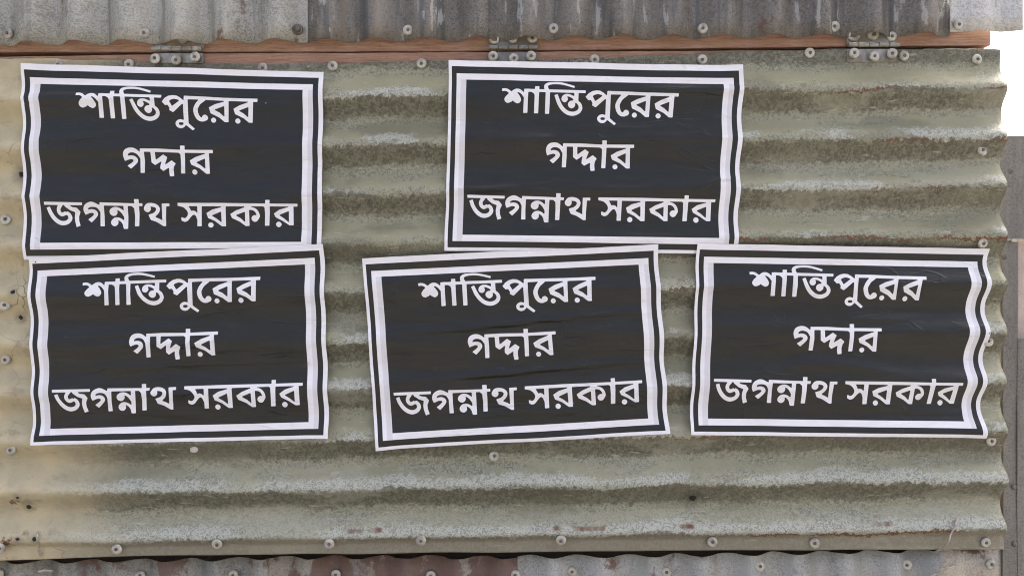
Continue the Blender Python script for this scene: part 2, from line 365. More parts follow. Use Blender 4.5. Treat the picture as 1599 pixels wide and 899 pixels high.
# ---- hatch: horizontal corrugations, timber rail along its top, screws
hatch = empty('hatch_shutter', W(800, 866, 0.01))
tag(hatch, 'large weathered shutter of horizontally ribbed zinc sheet hung on three hinges', 'shutter')
def build_hatch():
    xs = np.arange(-340, 1569.1, 5.0); xs[-1] = 1568.5
    rows = np.concatenate([np.linspace(0, 1, 7)[:-1], np.arange(104, 846, 2.1), ])
    top = np.interp(xs, TOPX, TOPY)+1.2*vnoise(xs, xs*0, 1/60., 21)+0.5*vnoise(xs, xs*0, 1/14., 22); bot = np.interp(xs, BOTX, BOTY)+0.7*vnoise(xs, xs*0, 1/70., 23)
    V = []; UV = []
    for i, r in enumerate(rows):
        if i < 6: py = (1-r)*top+r*(104-tilt(xs))
        else: py = r-tilt(xs)
        V.append((xs, py))
    for r in np.linspace(0, 1, 8)[1:]:
        V.append((xs, (1-r)*(rows[-1]-tilt(xs))+r*bot))
    X = np.array([v[0] for v in V]); Y = np.array([v[1] for v in V])
    dep = hatch_depth(X, Y)
    Xe = X.copy(); Xe[:, -1] += 1.4*vnoise(Y[:, -1], Y[:, -1]*0, 1/25., 5)
    co = np.stack([(Xe-800)*0.001, dep, ZC-(Y-449.5)*0.001], -1).reshape(-1, 3)
    uv = np.stack([X/1000, (Y+tilt(X))/1000], -1).reshape(-1, 2)
    n, k = X.shape; fs = [(j*k+i, (j+1)*k+i, (j+1)*k+i+1, j*k+i+1) for j in range(n-1) for i in range(k-1)]
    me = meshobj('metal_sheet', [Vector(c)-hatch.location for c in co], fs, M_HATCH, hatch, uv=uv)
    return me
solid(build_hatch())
# timber rail of the shutter, seen above the sheet's edge
def plank(name, pts_top, pts_bot, y0, y1, mat, parent, amp=0.5, seed=0):
    """beam between two edge curves given in photo px; front at depth y0, back at y1"""
    xs = np.arange(-340, 1561, 12.0)
    tp = np.interp(xs, *pts_top)+amp*vnoise(xs, xs*0, 1/40., seed); bt = np.interp(xs, *pts_bot)+amp*vnoise(xs, xs*0, 1/30., seed+1)
    L = parent.location if parent else Vector((0, 0, 0)); vs = []
    for x, a, b in zip(xs, tp, bt):
        for (py, y) in ((a+1, y0), (a, y0+0.001), (a, y1), (b, y1), (b, y0+0.001), (b-1, y0)): vs.append(Vector(((x-800)*.001, y, ZC-(py-449.5)*.001))-L)
    fs = []
    for i in range(len(xs)-1):
        for j in range(6): fs.append((i*6+j, i*6+(j+1) % 6, (i+1)*6+(j+1) % 6, (i+1)*6+j))
    fs.append(tuple(range(6))); fs.append(tuple((len(xs)-1)*6+j for j in reversed(range(6))))
    o = meshobj(name, vs, fs, mat, parent, smooth=False); return o
SLX = [-400, 0, 400, 800, 1200, 1500, 1600]
plank('wooden_rail', (SLX, [86, 84.5, 79, 76.8, 75, 73, 73]), (SLX, [122, 120, 118, 116, 112, 110, 110]), 0.0142, 0.048, M_WOOD, hatch, 0.6, 31)
plank('bottom_rail', (SLX, [825]*7), (SLX, [862, 860, 856, 853, 850, 848, 848]), 0.0150, 0.048, M_WOOD2, hatch, 0.4, 35)
for px, py in ((92, 102), (202, 101), (411, 107), (520, 103), (659, 100), (929, 93.5), (1097, 94), (1265, 83), (1526, 93), (1412, 87.5),
               (1534, 235), (1535, 379.5), (1543, 532), (1548, 688), (183, 856), (340, 849), (515, 848.5), (658, 843.5), (876, 843),
               (1113, 845), (1272, 847), (1539, 846), (1, 855), (10, 342), (8, 476), (10, 561), (18, 702), (772, 711)):
    d = float(hatch_depth(px, py)); d2 = float(hatch_depth(px, py-6)); d3 = float(hatch_depth(px, py+6))
    d = min(d, float(hatch_depth(px, py-9)), float(hatch_depth(px, py+9))) if py > 830 else d
    sc_ = screw(px, py, min(d, (d2+d3)/2)-0.0012, hatch, 1.0, -math.atan((d3-d2)/0.012)*0.35)
# dab of dried mortar
def dab():
    bm = bmesh.new(); bmesh.ops.create_icosphere(bm, subdivisions=3, radius=1)
    for v in bm.verts:
        v.co *= 1+0.25*mnoise.noise(v.co*1.7); v.co = Vector((v.co.x*0.0065, v.co.y*0.003, v.co.z*0.0055-0.002*abs(v.co.x)))
    s = NT('dried_mortar'); n = s.noise(s.pos(), 200, 4); m = s.done(s.mix(n, (0.45, 0.43, 0.36), (0.62, 0.60, 0.52)), 0.85)
    bmobj('mortar_dab', bm, m, hatch, W(304, 700, float(hatch_depth(304, 700))-0.001)-hatch.location, True)
dab()

# ---- fixed header beam, light-blocking boards added behind
beam = empty('wooden_beam', W(800, 77, 0.012)); tag(beam, 'long reddish wooden beam under the upper wall sheets, above the shutter', 'beam', kind='thing')
plank('beam_timber', (SLX, [-20, -20, -20, -20, -20, -20, -20]), (SLX, [77, 77, 76.5, 74.8, 69.5, 67.5, 67]), 0.0150, 0.052, M_WOOD, beam, 0.5, 41)
plank('slot_baffle', (SLX, [40]*7), (SLX, [130]*7), 0.0535, 0.066, M_WOOD2, beam, 0.2, 45)  # unseen strip added behind the slot to keep sky light from leaking through
baffle = empty('light_baffle', W(800, 880, 0.03)); tag(baffle, 'added light-blocking sill in the gap below the shutter', 'baffle', kind='thing')
plank('baffle_board', (SLX, [815]*7), (SLX, [930]*7), 0.055, 0.10, mat_wood('gap_shade_dark', (0.022, 0.018, 0.014), (0.045, 0.036, 0.028)), baffle, 0.3, 51)  # added board blocks sun from behind; near-black colour paints shade in the gap

# ---- wall sheets with vertical corrugations
def vsheet(name, x0, x1, ytop, ybot, phase, pitch, y0, mat, label, seed, a=A, group=None, flat=None, rag=0.5):
    xs = np.arange(x0, x1+.01, 3.0); xs[-1] = x1
    tp = ytop(xs)+rag*vnoise(xs, xs*0, 1/22., seed)+rag*.5*vnoise(xs, xs*0, 1/7., seed+5); bt = ybot(xs)+0.7*vnoise(xs, xs*0, 1/30., seed+1)
    ts = np.linspace(0, 1, 26)**1.0
    X = np.repeat(xs[None], len(ts), 0); Y = tp[None]*(1-ts[:, None])+bt[None]*ts[:, None]
    aa = a if flat is None else a*(1-0.8*flat(X))
    dep = y0-aa*np.cos((X-phase)/pitch*2*math.pi+0.35*vnoise(X, Y*0, 1/90., seed+8))+0.0012*vnoise(X, Y, 1/90., seed+2)
    k0 = (D+y0)/D; loc = Vector((((x0+x1)/2*.001-.8)*k0, y0, ZC-(max(bt)-449.5)*.001*k0))
    co = np.stack([(X-800)*.001*k0, dep, ZC-(Y-449.5)*.001*k0], -1).reshape(-1, 3)
    n, k = X.shape; fs = [(j*k+i, (j+1)*k+i, (j+1)*k+i+1, j*k+i+1) for j in range(n-1) for i in range(k-1)]
    uv = np.stack([X/1000, Y/1000], -1).reshape(-1, 2)
    o = meshobj(name, co, fs, mat, None, loc, uv=uv); solid(o, 0.0011)
    tag(o, label, 'metal sheet', group)
    def fn(px, py=None):
        p = np.array([px-7., px, px+7.]); q = float(ytop(np.array([float(px)]))[0])+10 if py is None else py
        aa = a if flat is None else a*(1-0.8*flat(p))
        return float(np.mean(y0-aa*np.cos((p-phase)/pitch*2*math.pi+0.35*vnoise(p, p*0, 1/90., seed+8))+0.0012*vnoise(p, p*0+q, 1/90., seed+2)))
    return o, fn
UB = lambda x: 67.5-0.0092*x
UPH, UP = 45.0, 77.5
top = lambda x: x*0-620.0
u1, f1 = vsheet('corrugated_sheet', -340, 478, top, UB, UPH, UP, -0.0062, M_UP[0], 'light grey galvanised sheet of upright ribs above the leftmost shutter hinge', 101, a=0.0128, group='upper wall sheets')
u2, f2 = vsheet('corrugated_sheet', 474, 1489, top, UB, UPH, UP, -0.0045, M_UP[1], 'wide darker streaked sheet of upright ribs above the middle hinge', 111, a=0.0128, group='upper wall sheets')
u3, f3 = vsheet('corrugated_sheet', 1486, 1596, top, lambda x: x*0+48.5, UPH+10, UP, -0.0080, M_UP[2], 'narrow pale nearly flat sheet at the top right end of the wall', 121, a=0.0128, flat=lambda x: 0*x+0.85, group='upper wall sheets')
for px, py, o, f in ((13, 52, u1, f1), (226, 52, u1, f1), (638, 47.5, u2, f2), (865, 45, u2, f2), (1098, 45, u2, f2), (1303, 42, u2, f2), (1497, 39, u3, f3)):
    screw(px, py, f(px, py)-0.0030, o)
def bolt():
    bm = bmesh.new()
    bmesh.ops.create_cone(bm, cap_ends=True, segments=24, radius1=0.0088, radius2=0.0078, depth=0.002, matrix=Matrix.Rotation(math.pi/2, 4, 'X'))
    bmesh.ops.create_uvsphere(bm, u_segments=16, v_segments=10, radius=0.0052, matrix=Matrix.Translation((0.0005, -0.002, 0)))
    o = bmobj('bolt', bm, M_SCREW, u1, W(465, 46, f1(465)-0.004)-u1.location, True)
bolt()
LT = lambda x: np.interp(x, [-400, 0, 345, 420, 1000, 1300, 1570], [880.5, 877.5, 873, 870.5, 868.5, 863, 858])
lbot = lambda x: x*0+1796.0
LG = 'lower wall sheets'
l1, g1 = vsheet('corrugated_sheet', -340, 421, LT, lbot, 30, 76, 0.028, M_LO[0], 'dull grey sheet of upright ribs with rust patches at the lower left', 201, group=LG)
l2, g2 = vsheet('corrugated_sheet', 418, 812, LT, lbot, 30, 76, 0.0295, M_LO[1], 'rusty reddish brown sheet of upright ribs below the middle of the shutter', 211, group=LG, rag=1.2)
l3, g3 = vsheet('corrugated_sheet', 809, 1466, lambda x: LT(x)-1, lbot, 30, 76, 0.028, M_LO[2], 'pale grey sheet of upright ribs with tan streaks at the lower right', 221, group=LG)
l4, g4 = vsheet('corrugated_sheet', 1464, 1571, lambda x: x*0+856, lbot, 30, 76, 0.0265, M_LO[1], 'short tan and rust stained end sheet at the bottom right beside the post', 231, group=LG, flat=lambda x: 0*x+0.6)
l4.data.materials[0] = mat_sheet('galvanised_tan', (0.33, 0.30, 0.235), (0.42, 0.385, 0.31), 0.4, 0.3, (0.35, 0.33, 0.28), 4.4, 0.3)
for px, py, o, f in ((0, 895, l1, g1), (220, 897, l1, g1), (365, 897, l1, g1), (525, 896, l2, g2), (673, 898, l2, g2), (805, 897, l2, g2), (894, 891, l3, g3),
                     (1041, 892, l3, g3), (1187, 883, l3, g3), (1416, 881, l3, g3), (1548, 880, l4, g4)):
    screw(px, py, f(px, py)-0.0030, o)

# ---- hinges
def hinge(cx, ky, wdt, ytop, ybot, lab, bright):
    root = empty('butt_hinge', W(cx, ky, -0.001)); tag(root, lab, 'hinge', 'hinges of the shutter'); L = root.location
    mat = bright
    def leaf(name, ya, yb, y0):
        bm = bmesh.new(); a = W(cx-wdt/2+2, ya, 0); b = W(cx+wdt/2-1, yb, 0)
        boxbm(bm, a.x, b.x, y0, y0+0.0018, b.z, a.z, 0.0005)
        bmesh.ops.translate(bm, vec=-L, verts=bm.verts); return bmobj(name, bm, mat, root)
    lo = leaf('lower_leaf', ky+4.5, ybot, 0.0068); up = leaf('upper_leaf', ytop, ky-3.5, 0.0093)
    n = 5; x0 = cx-wdt/2
    for i in range(n):
        bm = bmesh.new(); a = x0+wdt*i/n+0.5; b = x0+wdt*(i+1)/n-0.5
        pa = W(a, ky, 0.004); pb = W(b, ky, 0.004); ln = (pb-pa).length
        bmesh.ops.create_cone(bm, cap_ends=True, segments=18, radius1=0.0037, radius2=0.0037, depth=ln, matrix=Matrix.Rotation(math.pi/2, 4, 'Y'))
        bmesh.ops.bevel(bm, geom=[e for e in bm.edges if abs(e.verts[0].co.x-e.verts[1].co.x) < 1e-6], offset=0.0003, segments=1, affect='EDGES')
        bmobj('knuckle', bm, mat, root, (pa+pb)/2-L+Vector((0, R.uniform(-.0003, .0003), R.uniform(-.0003, .0003))), True)
    return root
h1 = hinge(276.5, 76.5, 79, 64, 96.5, 'steel hinge on the wooden rail above the upper left poster', M_HINGE)
for px, py in ((243, 91.5), (276, 94), (305, 89.5)): screw(px, py, 0.0015, h1)
for px, py in ((252, 60), (286, 61)): screw(px, py, 0.0085, h1)
MH2 = mat_small('hinge_steel_dull', (0.17, 0.17, 0.15), (0.26, 0.26, 0.23), 0.45, 0.4, 120)
h2 = hinge(802, 74.5, 78, 56, 96, 'dull grey hinge in the middle, just above the top middle poster', MH2)
for px, py in ((771, 88.5), (803, 91.5), (830, 87.5)): screw(px, py, 0.0015, h2)
for px, py in ((772, 62), (801, 60), (832, 60)): screw(px, py, 0.0085, h2)
h3 = hinge(1364.5, 70, 80, 48, 95, 'steel hinge at the right above bare ribbed metal, clear of the posters', M_HINGE)
for px, py in ((1334, 83), (1365, 88.5), (1393.5, 84)): screw(px, py, 0.0012, h3)
for px, py, k in ((1333, 56, 1.15), (1364, 54, 1.2), (1393, 57, 0.95)): screw(px, py, 0.0082, h3, k)

# ---- wires
def wire(pts, r, label, name='tie_wire'):
    cu = bpy.data.curves.new(name, 'CURVE'); cu.dimensions = '3D'; cu.bevel_depth = r; cu.bevel_resolution = 3; cu.use_fill_caps = True
    P = [W(*p) for p in pts]; base = P[-1]
    sp = cu.splines.new('BEZIER'); sp.bezier_points.add(len(P)-1)
    for b, p in zip(sp.bezier_points, P): b.co = p-base; b.handle_left_type = b.handle_right_type = 'AUTO'
    o = bpy.data.objects.new(name, cu); link(o); cu.materials.append(M_WIRE)
    dg = bpy.context.evaluated_depsgraph_get(); me = bpy.data.meshes.new_from_object(o.evaluated_get(dg)); bpy.data.objects.remove(o)
    for p in me.polygons: p.use_smooth = True
    o = bpy.data.objects.new(name, me); link(o); o.location = base
    return tag(o, label, 'wire', 'rusty tie wires')
hd = lambda x, y: float(hatch_depth(x, y))
wire([(1492.5, 811, hd(1492, 811)+.003), (1493, 815, hd(1493, 815)-.004), (1491, 823, hd(1491, 823)-.004), (1485, 833, hd(1485, 833)-.006), (1482, 844, -.010), (1474, 854, -.007), (1463, 860, .004), (1458, 862, .02)], 0.0014, 'bent pale wire hooked through the shutter above its lower right edge')
wire([(1495, 883, .024), (1489, 883.5, .012), (1480, 886, .009), (1471, 884, .010), (1469, 889, .008), (1462, 895, .012), (1450, 901, .016), (1445, 904, .03)], 0.0014, 'twisted wire lying over the lower sheets under the bent wire')
wire([(59, 830, hd(59, 830)+.002), (59, 834, hd(59, 834)-.004), (58.5, 842, hd(59, 842)-.003), (61, 848, hd(61, 848)-.003), (60, 856, hd(60, 856)-.005), (64, 866, hd(64, 866)-.002), (66, 864, hd(66, 864)+.002)], 0.0015, 'short wire stitch upright in the cream corner at the lower left')
wire([(62, 893, .026), (63, 891.5, .014), (72, 890, .013), (81, 891, .015), (82, 893, .026)], 0.0018, 'small flat wire staple on the lower sheet at the bottom left')

# ---- post of folded sheet metal at the right, pale wall beyond it
post = empty('metal_post', W(1583, 900, 0.02)); tag(post, 'grey sheet metal post with rivets at the right end of the shutter', 'post')
def strip(name, xa, xb, ya, yb, y0, depth, mat, parent, seed=0):
    n = 40; L = parent.location; vs = []; uv = []
    for i in range(n+1):
        py = ya+(yb-ya)*i/n; j = 0.8*float(vnoise(np.array([py]), np.array([0.]), 1/60., seed)[0])
        for x, y in ((xa+j, y0+depth), (xa+j, y0+.0012), (xa+1.2+j, y0), (xb-1.2, y0+.001*math.sin(py*.02)), (xb, y0+.0012), (xb, y0+depth)):
            vs.append(W(x, py, y)-L); uv.append((x/1000+y, py/1000))
    fs = [(i*6+j, (i+1)*6+j, (i+1)*6+j+1, i*6+j+1) for i in range(n) for j in range(5)]
    fs += [(0, 1, 2, 3, 4, 5), tuple(n*6+j for j in (5, 4, 3, 2, 1, 0))]
    return meshobj(name, vs, fs, mat, parent, smooth=False, uv=uv)
strip('upper_plate', 1561, 1612, 212, 373, 0.016, 0.03, M_POST, post, 301)
strip('lower_plate', 1566, 1590.5, 375.5, 1798, 0.0185, 0.03, M_POST, post, 302)
strip('side_strip', 1588.5, 1640, 528, 1798, 0.0165, 0.0015, M_POST, post, 303)
def rivet(px, py, y, r=0.0042):
    bm = bmesh.new(); bmesh.ops.create_uvsphere(bm, u_segments=14, v_segments=8, radius=1)
    for v in bm.verts: v.co = Vector((v.co.x*r, v.co.y*r*0.5, v.co.z*r))
    bmobj('rivet', bm, M_SCREW, post, W(px, py, y)-post.location, True)
for px, py, y in ((1578.5, 267, .016), (1569, 401, .0185), (1572, 667, .0185), (1584, 760, .0165), (1585, 849, .0165)): rivet(px, py, y)
def clip():
    bm = bmesh.new(); a = W(1589, 372, 0); b = W(1600, 377, 0); boxbm(bm, a.x, b.x, 0.0125, 0.0155, b.z, a.z, 0.0008)
    bmesh.ops.translate(bm, vec=-post.location, verts=bm.verts); bmobj('clip', bm, M_WASH, post)
clip()
def plaster():
    s = NT('pale_plaster'); p = s.pos(); n = s.noise(p, 14, 5, 0.65); f = s.noise(p, 160, 3, 0.7)
    c = s.mix(s.ss(n, 0.3, 0.7), (0.52, 0.44, 0.37), (0.66, 0.58, 0.50)); c = s.mix(s.ss(f, 0.5, 0.7, 0, 0.4), c, (0.40, 0.34, 0.28))
    m = s.done(c, 0.9, 0, s.bump(s.add(n, f), 0.5, 0.003), 0.2)
    a = W(1591, 381, 0); L = Vector((a.x+0.25, 0.12, 0)); bm = bmesh.new()
    boxbm(bm, a.x-0.05-L.x, a.x+0.6-L.x, 0.052-L.y, 0.18-L.y, 0.0, a.z+0.022, 0.006)
    o = bmobj('plaster_pier', bm, m, None, L); tag(o, 'pale pinkish plastered pier seen behind the post at the right edge', 'pier')
plaster()

